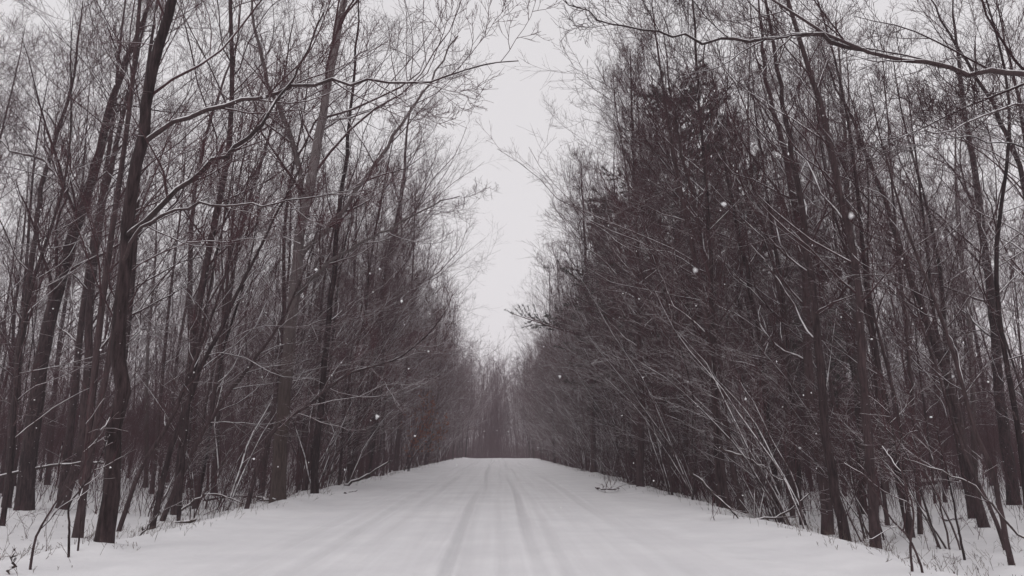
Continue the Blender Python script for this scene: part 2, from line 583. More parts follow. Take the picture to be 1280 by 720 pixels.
# ------------------------------------------------------------------ world and sun
world = bpy.data.worlds.new('World')
SC.world = world
world.use_nodes = True
nt = world.node_tree
bg = nt.nodes['Background']
sky = N(nt, 'ShaderNodeTexSky', sky_type='NISHITA', sun_disc=False)
SUN_EL, SUN_ROT = R(62), R(200)
sky.sun_elevation = SUN_EL
sky.sun_rotation = SUN_ROT
sky.air_density = 1.0
sky.dust_density = 3.0
CLOUD_LO, CLOUD_HI = 8.5, 7.2
hs = N(nt, 'ShaderNodeHueSaturation')
hs.inputs['Saturation'].default_value = 0.06
nt.links.new(sky.outputs[0], hs.inputs['Color'])
# overcast: the cloud layer is about three times as bright overhead as at the horizon
tcw = N(nt, 'ShaderNodeTexCoord')
spw = N(nt, 'ShaderNodeSeparateXYZ')
nt.links.new(tcw.outputs['Generated'], spw.inputs[0])
mr = N(nt, 'ShaderNodeMapRange', clamp=True)
mr.inputs[1].default_value, mr.inputs[2].default_value = 0.0, 1.0
mr.inputs[3].default_value, mr.inputs[4].default_value = CLOUD_LO, CLOUD_HI
nt.links.new(spw.outputs[2], mr.inputs[0])
vm = N(nt, 'ShaderNodeVectorMath', operation='SCALE')
vm.inputs[0].default_value = (1.0, 0.975, 1.0)
nt.links.new(mr.outputs[0], vm.inputs['Scale'])
nt.links.new(mix(nt, 0.94, hs.outputs[0], vm.outputs[0]), bg.inputs['Color'])
bg.inputs['Strength'].default_value = 0.1
sl = bpy.data.lights.new('overcast_sun', 'SUN')
sl.energy = 0.6
sl.angle = R(40)
sl.color = (1.0, 0.97, 0.94)
so = bpy.data.objects.new('overcast_sun', sl)
COL.objects.link(so)
so.rotation_euler = (R(90) - SUN_EL, 0, math.pi - SUN_ROT)
SC.view_settings.view_transform = 'Standard'
SC.view_settings.look = 'None'
SC.view_settings.gamma = 1
SC.view_settings.exposure = 0.0
SC.view_settings.use_curve_mapping = False
SC.cycles.max_bounces = 5
SC.cycles.diffuse_bounces = 3
SC.cycles.volume_bounces = 1
SC.cycles.transparent_max_bounces = 8
SC.cycles.use_denoising = True

# ------------------------------------------------------------------ ground and road
def sheet(name, xs, ys, zf, mats):
    X, Y = np.meshgrid(xs, ys)
    V = np.stack((X, Y, zf(X, Y)), -1).reshape(-1, 3)
    nx, ny = len(xs), len(ys)
    i = np.arange(ny - 1)[:, None] * nx + np.arange(nx - 1)[None]
    Q = np.stack((i, i + 1, i + nx + 1, i + nx), -1).reshape(-1, 4)
    return make_mesh(name, V, Q, mats=mats), V


xs = np.concatenate((-np.geomspace(400, 16, 40), np.arange(-15.8, 15.81, 0.2), np.geomspace(16, 400, 40)))
ys = np.concatenate((np.linspace(-40, 3, 20), np.geomspace(3.3, 170, 330), np.geomspace(175, 420, 30)))


def zg(X, Y):
    z = ground_z(X, Y) + 0.035 * waves(X * 2.3, Y * 2.1, 4) * smooth(0.3, 1.5, np.abs(X - XC) - HALF)
    far = np.clip((np.abs(X) - 60) / 300, 0, 1)
    return z + far * 4 - 0.09 * smooth(0.0, 0.5, HALF - 0.75 - np.abs(X - XC))


ground, _ = sheet('ground', xs, ys, zg, [M_GROUND])
tag(obj('ground', ground), kind='structure')

# wheel tracks: (offset from road centre, width, depth)
TRACKS = [(-0.42, 0.085, 0.040), (-0.17, 0.085, 0.034), (0.98, 0.10, 0.040), (1.22, 0.08, 0.020), (-1.75, 0.12, 0.028), (-2.2, 0.10, 0.024), (0.40, 0.08, 0.018), (2.6, 0.14, 0.016), (-2.9, 0.12, 0.014)]


def rut_depth(X, Y):
    z = 0; a = 0
    for i, (o, w, dpt) in enumerate(TRACKS):
        c = XC + o + 0.10 * np.sin(Y * 0.045 + i * 1.9) + 0.05 * np.sin(Y * 0.21 + i)
        q = (X - c) / w
        fade = 0.6 + 0.4 * np.sin(Y * 0.13 + i * 2.3)
        dpt = dpt * 1.0
        z = z - dpt * np.exp(-q ** 4) * fade + 0.4 * dpt * (np.exp(-((np.abs(q) - 1.5) / 0.5) ** 2)) * fade
        a = a + np.exp(-q ** 4) * fade * dpt / 0.045
    return z, np.clip(a, 0, 1)


def zr(X, Y):
    d = HALF - np.abs(X - XC)
    z = ground_z(X, Y) + 0.025 * np.exp(-((X - XC) / 3.2) ** 2) + rut_depth(X, Y)[0]
    z = z + 0.014 * waves(X * 3, Y * 0.5, 3) + 0.012 * waves(X * 7, Y * 3, 2)
    # loose ploughed snow towards the sides
    rough = smooth(2.4, 4.6, np.abs(X - XC)) * smooth(0.2, 0.9, d)
    z = z + rough * (0.05 * waves(X * 3.1, Y * 1.6, 2.2) + 0.03 * waves(X * 9, Y * 6, 2))
    return z - 0.12 * smooth(0.42, 0.0, d)


rx = XC + np.arange(-HALF, HALF + 0.01, 0.04)
ry = np.concatenate((np.linspace(-20, 3.5, 40), np.geomspace(3.6, 172, 620)))
road, RV = sheet('road', rx, ry, zr, [M_ROAD])
at_ = road.attributes.new('rut', 'FLOAT', 'POINT')
at_.data.foreach_set('value', rut_depth(RV[:, 0], RV[:, 1])[1].astype(np.float32))
tag(obj('road', road), kind='structure')

# ------------------------------------------------------------------ the trees one can point at
HERO_SPOTS = []


def hero(base, path, w, H, limbs=(), label='', name='bare_tree', cat='tree', bark=M_BARK, seed=1, t0=0.3, n1=20, tip=0.12, dv=(1, 0, 0), dY=0.0, two=None, group=None, spread=0.23, bias=0.4, wtop=None, D=None, one=None, n2=6, n3=5, n4=3, flare=0.4, ang=(30, 58)):
    rng = np.random.default_rng(seed)
    B = base_at(*base) if D is None else None
    if D is not None:
        B = at(base[0], base[1], D); B[2] = float(ground_z(B[0], B[1]))
    D = B[1]

    def line(path, start):
        pts = [start]
        n = len(path)
        for i, q in enumerate(path):
            u, v = q[:2]
            pts.append(at(u, v, D + (q[2] if len(q) > 2 else dY * (i + 1) / n)))
        return np.array(pts)
    pts = line(path, B - np.array((0, 0, 0.0)))
    pts[0, 2] -= 0.3
    if pts[-1, 2] - B[2] < H:
        d = norm(pts[-1] - pts[-2])
        for k in range(2):
            d = norm(d + np.array((0, 0, 0.45)))
            q = pts[-1] + d * ((H - (pts[-1, 2] - B[2])) / max(d[2], 0.3) * (0.5 if k == 0 else 1.0))
            pts = np.vstack((pts, q))
    r = 0.82 * w * D / F / 2
    K = 34
    P = spline(pts, K)
    P[2:] += rng.normal(0, 0.022, (K - 2, 3)) * min(1, r * 8)
    stem = lv(P - B, trunk_radii(K, r, tip, flare, H=H))
    stems = [stem]
    e = empty(name, B)
    tag(e, label, cat, group)
    obj('trunk', make_mesh('trunk', *tubes(stem, 12), mats=[bark]), e)
    extra = []
    for lp, lw in limbs:
        q = np.array([at(u, v, D + (z[0] if z else 0)) for u, v, *z in lp])
        # the limb starts inside the trunk
        LP = spline(q, 22) - B
        LP[1:-1] += rng.normal(0, 0.03, (20, 3))
        lr = lw * D / F / 2
        l = lv(LP, lr * np.linspace(1, 0.22, 22))
        obj('limb', make_mesh('limb', *tubes(l, 8), mats=[M_LIMB if bark is M_BARK else bark]), e)
        extra.append(l)
    ex = []
    if extra:
        # side branches of the limbs
        a = dict(P=np.concatenate([x['P'] for x in extra]), R=np.concatenate([x['R'] for x in extra]), L=np.concatenate([x['L'] for x in extra]))
        ex = [spawn(a, 10, 0.15, 0.97, (22, 50), lambda L, t, v: L * (0.36 - 0.18 * t), 8, 0.35, 0.11, 0.5, 0.007, rng, bias=np.array(dv) * 0.3, taper=0.3)]
        V0, Q0 = tubes(ex[0], 4)
    V, Q, S = crown_levels(stems, H, rng, n1=n1, n2=n2, n3=n3, n4=n4, t0=t0, spread=spread, bias=bias, extra=ex or None, dirv=dv, ang=ang)
    if extra:
        V, Q = join([(V, Q), (V0, Q0)])
        S = np.concatenate((S, np.zeros(len(Q0))))
    obj('crown', make_mesh('crown', V, Q, mats=[M_BRANCH, M_TWIG_SNOWY, M_TWIG], midx=S), e)
    HERO_SPOTS.append((B[0], B[1], label))
    return e


LEFT, RIGHT = (1.0, 0.05, 0), (-1.0, 0.05, 0)
hero((128, 685), [(140, 600), (148, 500), (150, 390), (161, 267), (183, 150), (194, 83), (214, 0)], 24, 17, seed=3, t0=0.42, n1=16,
     limbs=[([(179, 178, 0), (222, 150, -.2), (278, 133, -.4), (333, 115, -.6), (400, 103, -.8), (467, 103, -1), (539, 99, -1), (589, 84, -.8), (648, 76, -.6)], 7),
            ([(158, 296, 0), (194, 265, -.3), (239, 222, -.5), (278, 194, -.7), (311, 172, -.8), (344, 133, -.8), (383, 67, -.8), (405, 15, -.8)], 8),
            ([(152, 330, 0), (183, 282, -.5), (250, 257, -.9), (311, 256, -1.2), (400, 247, -1.4), (450, 232, -1.5)], 5)],
     dv=LEFT, label='thick dark trunk nearest the left road edge, one long limb reaching over the road')
hero((30, 642), [(40, 540), (56, 430), (78, 340), (120, 205), (139, 128), (161, 72), (189, 0)], 24, 18, seed=4, t0=0.35, n1=18, dv=LEFT,
     limbs=[([(98, 270, 0), (60, 205, .3), (20, 190, .5), (-30, 150, .8)], 6)],
     label='stout dark tree leaning towards the road just behind the nearest thick left trunk')
hero((72, 640), [(96, 578), (108, 500), (112, 400), (122, 300), (140, 200), (170, 80), (186, 0)], 15, 16, seed=5, dv=LEFT,
     label='dark slanting trunk standing between the two thickest trunks on the left')
hero((8, 640), [(16, 520), (28, 420), (39, 333), (55, 222), (89, 111), (103, 0)], 12, 16, seed=6, dv=LEFT,
     label='thin dark tree bending towards the road at the far left edge of the photo')
hero((347, 630), [(352, 540), (362, 430), (372, 333), (379, 267), (392, 211), (403, 150), (414, 83), (422, 44), (430, 0)], 22, 21, seed=7, bark=M_POPLAR, t0=0.42, n1=20, dv=LEFT,
     limbs=[([(381, 262, 0), (375, 214, .3), (356, 150, .5), (333, 94, .6), (318, 30, .7), (312, -40, .8)], 9),
            ([(374, 325, 0), (430, 262, -.6), (470, 205, -1), (505, 150, -1.3), (544, 90, -1.6), (572, 45, -1.8)], 7),
            ([(368, 372, 0), (420, 322, -.8), (480, 290, -1.4), (530, 262, -2), (575, 245, -2.4)], 5)],
     label='big pale poplar with a dark foot and forking grey upper trunk on the left verge')
hero((393, 619), [(398, 533), (407, 444), (418, 330), (428, 230), (440, 120), (447, 30)], 11, 18, seed=8, dv=LEFT,
     label='slim straight tree right beside the big pale poplar, on its road side')
hero((240, 612), [(243, 500), (238, 400), (240, 280), (250, 200), (267, 139), (303, 33)], 11, 18, seed=9, dv=LEFT,
     label='slim upright tree halfway between the thick left trunk and the big pale poplar')
hero((268, 622), [(272, 520), (283, 400), (303, 278), (328, 200), (352, 110), (368, 20)], 9, 17, seed=10, dv=LEFT,
     label='thin leaning tree just left of the big pale poplar')
hero((462, 597), [(467, 489), (473, 400), (480, 370), (492, 300), (505, 222), (508, 167), (514, 128)], 13, 20.5, seed=12, dv=LEFT, t0=0.22, n1=36, spread=0.23, bias=0.5, n2=8, n3=6,
     label='tall single tree on the left verge past the poplar, wide twiggy crown against the sky')
# leaning poles on the left
for k, (b_, p_, w_, h_, l_) in enumerate([
    ((187, 668), [(213, 564), (249, 467), (280, 400), (330, 300), (372, 215)], 9, 10, 'slender pole of a tree slanting to the road above the snowy log on the left'),
    ((197, 655), [(236, 573), (280, 500), (318, 450), (352, 400)], 8, 8, 'second slender slanting pole beside the snowy log, leaning lower than its neighbour'),
    ((143, 668), [(178, 582), (209, 533), (248, 440), (280, 350)], 7, 9, 'thin slanting pole rising from beside the foot of the thick left trunk'),
    ((222, 660), [(229, 580), (240, 480), (262, 360), (285, 250)], 6, 11, 'thin nearly upright pole at the right end of the snowy log'),
    ((303, 641), [(322, 585), (340, 542), (384, 507), (433, 469), (495, 449)], 7, 5.0, 'snow-lined sapling arching low over the left verge in front of the poplar')]):
    hero(b_, p_, w_, h_, seed=40 + k, dv=LEFT, t0=0.3, n1=13, spread=0.22, bias=0.8, n4=2, label=l_, flare=0.1)
# right verge
hero((1095, 689), [(1089, 600), (1084, 533), (1078, 444), (1068, 330), (1050, 240), (1035, 170), (1010, 80), (985, 0)], 15, 16, seed=21, dv=RIGHT,
     label='dark trunk at the near end of the close-set clump on the right verge')
hero((1078, 645), [(1075, 560), (1072, 470), (1066, 370), (1062, 270), (1054, 150), (1046, 40)], 13, 17, seed=22, dv=RIGHT, bark=M_POPLAR,
     label='paler straight trunk in the middle of the close-set clump on the right verge')
hero((1060, 682), [(1047, 622), (1033, 555), (1027, 467), (1018, 380), (1004, 280), (988, 180), (970, 80)], 15, 15, seed=23, dv=RIGHT,
     label='dark leaning trunk second from the near end of the clump on the right verge')
hero((1035, 671), [(1029, 600), (1013, 511), (1009, 400), (1000, 300), (986, 210), (960, 110), (950, 20)], 17, 15, seed=24, dv=RIGHT,
     label='stout dark trunk at the road end of the clump on the right verge')
hero((1006, 663), [(996, 590), (990, 500), (982, 400), (968, 300), (952, 200)], 10, 13, seed=25, dv=RIGHT,
     label='thin tree standing just apart from the clump on its far side, right verge')
hero((978, 655), [(967, 590), (958, 500), (945, 400), (925, 300), (905, 200)], 11, 14, seed=26, dv=RIGHT,
     label='slanting tree behind the crossed fallen branches on the right verge')
hero((931, 647), [(918, 591), (905, 500), (894, 400), (875, 290), (850, 180)], 10, 14, seed=27, dv=RIGHT,
     label='nearer of the two parallel slanting trunks left of the crossed fallen branches')
hero((912, 642), [(902, 580), (893, 490), (880, 380), (860, 280), (838, 170)], 11, 15, seed=28, dv=RIGHT,
     label='farther of the two parallel slanting trunks left of the crossed fallen branches')
hero((1233, 662), [(1215, 600), (1202, 542), (1190, 489), (1158, 400), (1130, 320), (1091, 211), (1069, 161), (1047, 111), (1024, 61)], 14, 13, seed=29, dv=RIGHT, t0=0.4,
     label='long tree leaning hard to the road across the snowy hollow on the right')
hero((1268, 632), [(1260, 569), (1251, 511), (1244, 420), (1232, 320), (1216, 200), (1200, 100), (1190, 0)], 17, 18, seed=30, dv=RIGHT,
     label='thick upright trunk standing in open snow at the far right edge')
hero((1269, 716), [(1253, 649), (1242, 591), (1220, 542), (1200, 470), (1170, 380), (1135, 290)], 8, 9, seed=31, dv=RIGHT, n1=12, spread=0.2, n4=2,
     label='thin bent sapling in front of the snowy hollow at the lower right corner')
hero((1262, 690), [(1240, 640), (1215, 590), (1196, 540), (1174, 470), (1150, 400)], 6, 7, seed=32, dv=RIGHT, n1=10, spread=0.2, n4=2,
     label='thinnest leaning sapling beside the bent one at the lower right corner')
hero((1150, 672), [(1146, 590), (1140, 500), (1132, 400), (1120, 290), (1112, 180)], 7, 13, seed=33, dv=RIGHT, n1=14,
     label='slim tree alone in the snow between the clump and the leaning right tree')
hero((800, 613), [(801, 500), (798, 400), (796, 300), (791, 180), (788, 70)], 11, 17, seed=41, dv=RIGHT, t0=0.3, n1=42, spread=0.20, bias=0.15, n2=9, n3=7, ang=(28, 55),
     label='tall vase-shaped tree whose twiggy crown borders the sky gap on the right')
hero((742, 593), [(740, 500), (736, 400), (731, 300), (726, 200)], 8, 17, seed=42, dv=RIGHT, t0=0.3, n1=40, spread=0.18, bias=0.15, n2=9, n3=7, ang=(28, 55),
     label='slim vase-shaped tree farther down the right verge beside the sky gap')
hero((900, 640), [(893, 500), (890, 380), (884, 260), (874, 130), (868, 40)], 9, 18, seed=43, dv=RIGHT, t0=0.35, n1=34, spread=0.22, bias=0.2, n2=9, n3=6,
     label='slim tree with a wide twig fan in front of the tallest pine')
hero((1330, 660), [(1300, 420), (1290, 300), (1272, 206), (1236, 122), (1197, 61), (1158, -10)], 14, 15, seed=34, dv=RIGHT, t0=0.4,
     label='slanting dark trunk crossing the top right corner')
hero((1345, 650), [(1310, 400), (1285, 200), (1266, 90), (1243, 0)], 12, 16, seed=35, dv=RIGHT, t0=0.4,
     label='steeper dark trunk at the top right corner beside the slanting one')
hero((1500, 742), [(1475, 400), (1450, 200), (1420, 60)], 24, 14, seed=36, dv=RIGHT, t0=0.62, n1=8, spread=0.16,
     limbs=[([(1432, 110, 0), (1360, 96, -.3), (1280, 92, -.5), (1191, 86, -.7), (1119, 72, -.8), (1074, 61, -.9), (1036, 44, -.9), (974, 5, -1), (940, -20, -1)], 11),
            ([(1080, 62, -.9), (1036, 46, -.9), (963, 47, -1), (878, 47, -1), (767, 30, -1), (728, 11, -1), (700, -4, -1)], 6),
            ([(1440, 150, 0), (1360, 110, -.4), (1280, 128, -.6), (1236, 144, -.8), (1191, 161, -1), (1141, 167, -1.2)], 6),
            ([(1450, 230, 0), (1360, 190, -.4), (1280, 181, -.6), (1213, 172, -.8), (1141, 168, -1)], 4)],
     label='near tree whose long snow-lined limbs reach in at the top right')

# ------------------------------------------------------------------ kinds and their copies
T_KW = dict(n2=8, n3=6, n4=3)
TALL = [tree_kind(100 + i, H, r, 1, lean=le, n1=26, t0=0.24, spread=0.23, bias=0.35, **T_KW)
        for i, (H, r, le) in enumerate([(18, .10, .03), (19, .125, .06), (17, .085, .01), (19.5, .13, .03), (18.5, .11, .05)])]
PALE = [tree_kind(120 + i, H, r, 1, lean=le, n1=22, t0=0.4, spread=0.22, bias=0.4, bark=M_POPLAR, **T_KW) for i, (H, r, le) in enumerate([(20, .13, .03), (19, .11, .05)])]
YOUNG = [tree_kind(140 + i, H, r, 1, lean=le, n1=24, t0=0.16, spread=0.25, bias=0.6, n2=8, n3=6, n4=2, sides=7)
         for i, (H, r, le) in enumerate([(12, .05, .08), (13.5, .06, .05), (10.5, .045, .10), (14.5, .065, .03), (13, .055, .02)])]
MULTI = [tree_kind(160 + i, H, r, k, lean=le, n1=26, t0=0.22, spread=0.23, bias=0.5, n2=8, n3=6, n4=2, sides=7)
         for i, (H, r, le, k) in enumerate([(15.5, .075, .05, 3), (16.5, .09, .03, 2), (14, .06, .07, 4)])]
EDGE_SAP = [sapling_kind(200 + i, H, k, le) for i, (H, k, le) in enumerate([(7.5, 3, .45), (8.5, 2, .8), (6.5, 4, .5), (9.5, 2, .3), (6, 3, 1.0), (8, 3, .2), (7, 2, .6), (5, 5, .4)])]
LEAFY = sapling_kind(220, 4.0, 4, .2, leafy=True, snowy=False)
PINES = [pine_kind(300, 19, .2, 2.0, 5.0), pine_kind(301, 20, .22, 3.0, 5.8, power=0.38), pine_kind(302, 12, .13, 1.0, 3.4),
         pine_kind(303, 20.5, .2, 4.5, 4.2, extra=[(9.6, math.pi, 7.8), (9.7, 3.17, 6.8), (9.5, 3.1, 6.2), (9.8, 3.3, 5.0), (13.0, math.pi + .1, 4.9), (13.9, 3.4, 4.0), (18.6, 3.1, 2.6), (18.9, 3.3, 2.2)])]


def z_at(x, y):
    return float(ground_z(x, y))


def clear(x, y, spots, d):
    return all((x - a) ** 2 + (y - b_) ** 2 > d * d for a, b_, *_ in spots)


def in_view(x, y, m=0.1):
    return abs(x / y + 0.018) < 0.64 + m


ORD = ['first', 'second', 'third', 'fourth', 'fifth', 'sixth', 'seventh', 'eighth', 'ninth', 'tenth', 'eleventh', 'twelfth']
spots = [(a, b_) for a, b_, _ in HERO_SPOTS]
rng = np.random.default_rng(77)
plan = []
for side in (-1, 1):
    y = 19.0 if side < 0 else 17.0
    while y < 148:
        for off in (rng.uniform(0.2, 1.4), rng.uniform(1.6, 4.0)):
            yy = y + rng.uniform(-0.8, 0.8)
            x = XC + side * (HALF + off + 0.25 + np.clip((yy - 35) / 20, 0, 1) * (0.2 if side < 0 else 0.8) - np.clip((yy - 62) / 50, 0, 1) * (1.4 if side < 0 else 1.8) + 0.9 * float(waves(yy * 0.8, side * 30.0)))
            dmin = 1.3 if yy < 60 else 0.8
            if off < 1.5 and yy < 24:
                continue
            if clear(x, yy, spots, dmin):
                near = off < 1.5
                pick = rng.random()
                k = (YOUNG if pick < (.62 if near else .2) else MULTI if pick < (.82 if near else .5) else TALL)
                plan.append((side, x, yy, k[rng.integers(len(k))], 'edge' if near else 'second'))
                spots.append((x, yy))
        y += 2.3 + y * 0.018
n_edge = len(plan)
tries = 0
while len(plan) < 267 and tries < 6000:
    tries += 1
    side = -1 if rng.random() < 0.42 else 1
    y = (16 if side > 0 else 19) + 68 * rng.random() ** 1.2
    off = (2.6 if side > 0 else 3.5) + 22 * rng.random() ** 1.2
    x = XC + side * (HALF + off)
    if not in_view(x, y) or not clear(x, y, spots, 1.9):
        continue
    p = rng.random()
    k = YOUNG if y < 24 else TALL if p < .45 else MULTI if p < .62 else PALE if p < .70 else YOUNG
    plan.append((side, x, y, k[rng.integers(len(k))], 'wood'))
    spots.append((x, y))

counter = {}
for side, x, y, k, zone in sorted(plan, key=lambda p: p[2]):
    word = 'left' if side < 0 else 'right'
    sort = 'many-stemmed bare tree' if k in MULTI else 'pale-barked bare tree' if k in PALE else 'young twiggy bare tree' if k in YOUNG else 'tall bare tree'
    key = (side, zone, sort)
    n = counter.get(key, 0)
    counter[key] = n + 1
    group = None
    if zone == 'edge' and n < 8:
        label = f'{ORD[n]} {sort} from the near end of the {word} verge edge'
    elif zone == 'second' and n < 6:
        label = f'{ORD[n]} {sort} from the near end, one row behind the {word} verge'
    elif zone == 'wood' and n < 8:
        label = f'{ORD[n]} nearest {sort} inside the {word} wood behind the verge'
    else:
        where = {'edge': f'far along the edge of the {word} verge', 'second': f'in the row behind the {word} verge', 'wood': f'deep in the snowy {word} wood'}[zone]
        label = f'{sort} {where}, one of many alike'
        group = f'{sort}s {where}'
    s = rng.uniform(0.85, 1.15)
    rz = (0 if side < 0 else math.pi) + rng.normal(0, 0.5 if zone != 'wood' else 1.2)
    place(k, 'bare_tree', (x, y, z_at(x, y)), rz, s, label, 'tree', group, sz=rng.uniform(0.92, 1.1))

# drifts of snow heaped against the trunks
gv = np.zeros(len(ground.vertices) * 3, np.float32)
ground.vertices.foreach_get('co', gv)
gv = gv.reshape(-1, 3)
for a, b_ in spots:
    if b_ > 60:
        continue
    q = np.where((np.abs(gv[:, 0] - a) < 1.6) & (np.abs(gv[:, 1] - b_) < 1.6))[0]
    dd = np.hypot(gv[q, 0] - a - 0.12 * math.sin(b_ * 7), gv[q, 1] - b_ + 0.15)
    gv[q, 2] += rng.uniform(0.06, 0.16) * np.exp(-(dd / 0.45) ** 2)
ground.vertices.foreach_set('co', gv.ravel())
ground.update()

# pines
for i, (u, D, k, s, rz, label) in enumerate([
    (856, 40, 1, 1.02, 0.4, 'tallest dark pine rising behind the bare trees on the right'),
    (936, 43, 1, 0.95, 2.4, 'broad dark pine just right of the tallest pine'),
    (768, 58, 3, 1.0, 0.0, 'dark pine nearer the road on the right, its lowest bough pointing at the sky gap'),
    (815, 50, 2, 1.05, 1.0, 'short dark pine filling the space between the two tall right pines'),
    (1035, 46, 0, 0.8, 4.0, 'dark pine deep in the wood behind the right clump')]):
    p = at(u, 560, D)
    place(PINES[k], 'pine_tree', (p[0], D, z_at(p[0], D)), rz, s, label, 'pine tree')

# saplings along the verges
n = {-1: 0, 1: 0}
y = 15.5
sap_spots = []
while y < 110:
    for side in (-1, 1):
        for rep in range(3 if side > 0 else 2):
            yy = y + rng.uniform(-0.7, 0.7)
            off = rng.uniform(0.1, 1.3) if rep == 0 else rng.uniform(1.2, 4.5)
            if yy < (17.5 if side > 0 else 27 if rep == 0 else 20):
                continue
            x = XC + side * (HALF + off + 0.2 + 0.9 * float(waves(yy * 0.8, side * 30.0)))
            if side < 0 and 40 < yy < 58:
                continue
            word = 'left' if side < 0 else 'right'
            j = n[side]; n[side] += 1
            if j < 12:
                label, group = f'{ORD[j]} arching snow-lined sapling from the near end of the {word} verge', None
            else:
                label, group = f'arching snow-lined sapling farther along the {word} verge', f'arching saplings along the {word} verge'
            k = EDGE_SAP[rng.integers(len(EDGE_SAP))]
            place(k, 'sapling', (x, yy, z_at(x, yy)), (0 if side < 0 else math.pi) + rng.normal(0, 0.8), rng.uniform(0.7, 1.15), label, 'sapling', group)
    y += 1.7 + y * 0.02
# saplings still holding rust-brown leaves
for u, D, s, label in [(514, 53, 1.2, 'small sapling still holding rust-red leaves on the left verge')]:
    p = at(u, 560, D)
    if u == 514:
        p[0] = -5.95
    place(LEAFY, 'leafy_sapling', (p[0], D, z_at(p[0], D)), 0.5 * u, s, label, 'sapling')

# ------------------------------------------------------------------ fallen wood
def log(name, pix, w, label, cat='fallen branch', twigs=0, seed=0, D=None, mat_=None):
    rng_ = np.random.default_rng(seed)
    pts = []
    for u, v, h in pix:
        b_ = base_at(u, v) if D is None else at(u, v, D) 
        pts.append(b_ + np.array((0, 0, h)))
    pts = np.array(pts)
    D = pts[:, 1].mean()
    r = 0.8 * w * D / F / 2
    P = spline(pts, 14)
    P[:, 2] += r * 0.7
    P[1:-1] += rng_.normal(0, 0.02, (12, 3))
    o = P[0].copy()
    l = lv(P - o, r * np.linspace(1, 0.5, 14))
    V, Q = tubes(l, 9)
    # closed ends
    nV = len(V)
    V = np.vstack((V, P[0] - o, P[-1] - o))
    tri = [(nV, (j + 1) % 9, j) for j in range(9)] + [(nV + 1, nV - 9 + j, nV - 9 + (j + 1) % 9) for j in range(9)]
    e = empty(name, o)
    tag(e, label, cat)
    obj('stem', make_mesh('stem', V, Q, tri, [mat_ or M_LOG]), e)
    if twigs:
        a = spawn(l, twigs, 0.3, 0.98, (30, 65), lambda L, t, v: np.clip(L * 0.35, 0.2, 0.8), 6, 0.2, 0.12, 0.5, 0.007, rng_)
        b2 = spawn(a, 4, 0.2, 0.97, (25, 55), lambda L, t, v: L * 0.45, 4, 0.1, 0.12, 0.6, 0.005, rng_)
        for k in range(twigs):
            one = lambda q, n: dict(P=q['P'][k * n:k * n + n], R=q['R'][k * n:k * n + n], L=q['L'][k * n:k * n + n])
            obj('twig', make_mesh('twig', *join([tubes(one(a, 1), 4), tubes(one(b2, 4), 3)]), mats=[M_TWIG_SNOWY]), e)
    return e


log('fallen_log', [(178, 668, .05), (208, 664, .08), (245, 655, .05)], 9, 'short snow-capped log lying at the foot of the slanting left poles', 'log', seed=1)
log('fallen_branch', [(142, 686, 0), (178, 668, 0), (200, 640, 0)], 4, 'forked dead branch propped on the snow-capped log', twigs=5, seed=2, D=16)
log('fallen_log', [(-10, 600, 0), (60, 584, 0), (150, 580, 0)], 6, 'long snowy fallen trunk lying across the left wood behind the thick trunk', 'log', twigs=6, seed=3, D=26)
log('fallen_log', [(255, 632, .15), (300, 628, .2), (345, 632, .1)], 5, 'low snowy log lying just left of the foot of the pale poplar', 'log', twigs=4, seed=4)
log('fallen_branch', [(225, 640, 0), (262, 618, 0), (310, 632, 0)], 4, 'arched dead branch lying in the snow left of the poplar', twigs=7, seed=5, D=23)
log('fallen_log', [(430, 608, 0), (462, 594, 0), (488, 577, 0)], 5, 'slanting snow-topped log leaning past the foot of the tall left tree', 'log', seed=6, D=32)
log('fallen_branch', [(431, 618, 0), (446, 615, .03)], 4, 'short dark stick lying on the snow of the left verge', 'stick', seed=7)
log('fallen_branch', [(936, 650, 0), (975, 646, 0), (1012, 618, 0)], 4, 'lower of the crossed fallen branches on the right verge', twigs=6, seed=8, D=18.5)
log('fallen_branch', [(900, 560, 0), (940, 578, 0), (985, 606, 0)], 4, 'upper crossed fallen branch, snow-covered, sloping down on the right verge', twigs=6, seed=9, D=19.5)
log('fallen_branch', [(862, 590, 0), (893, 618, 0), (925, 652, 0)], 5, 'broken snow-lined limb slanting down to the snow on the right verge', twigs=6, seed=10, D=17.5)
log('fallen_log', [(1150, 612, .2), (1178, 610, .25), (1205, 606, .2)], 10, 'dark rotten log lying in the hollow on the right', 'log', seed=11)
log('fallen_branch', [(1180, 652, .02), (1201, 650, .03)], 4, 'small dark piece of wood half sunk in the right hollow snow', 'stick', seed=12)
log('fallen_branch', [(1300, 690, 0), (1262, 660, 0), (1235, 625, 0), (1195, 598, 0), (1130, 575, 0)], 4, 'long bowed branch hanging over the snowy hollow on the right', twigs=6, seed=13, D=13)
log('fallen_branch', [(745, 612, .05), (760, 616, .08), (774, 613, .05)], 3, 'low heap of snowy twigs at the edge of the right verge', twigs=9, seed=14)
log('broken_stub', [(13, 718, 0), (14, 718, .28)], 5, 'short dark broken stub standing in the snow at the lower left corner', 'stub', seed=15)

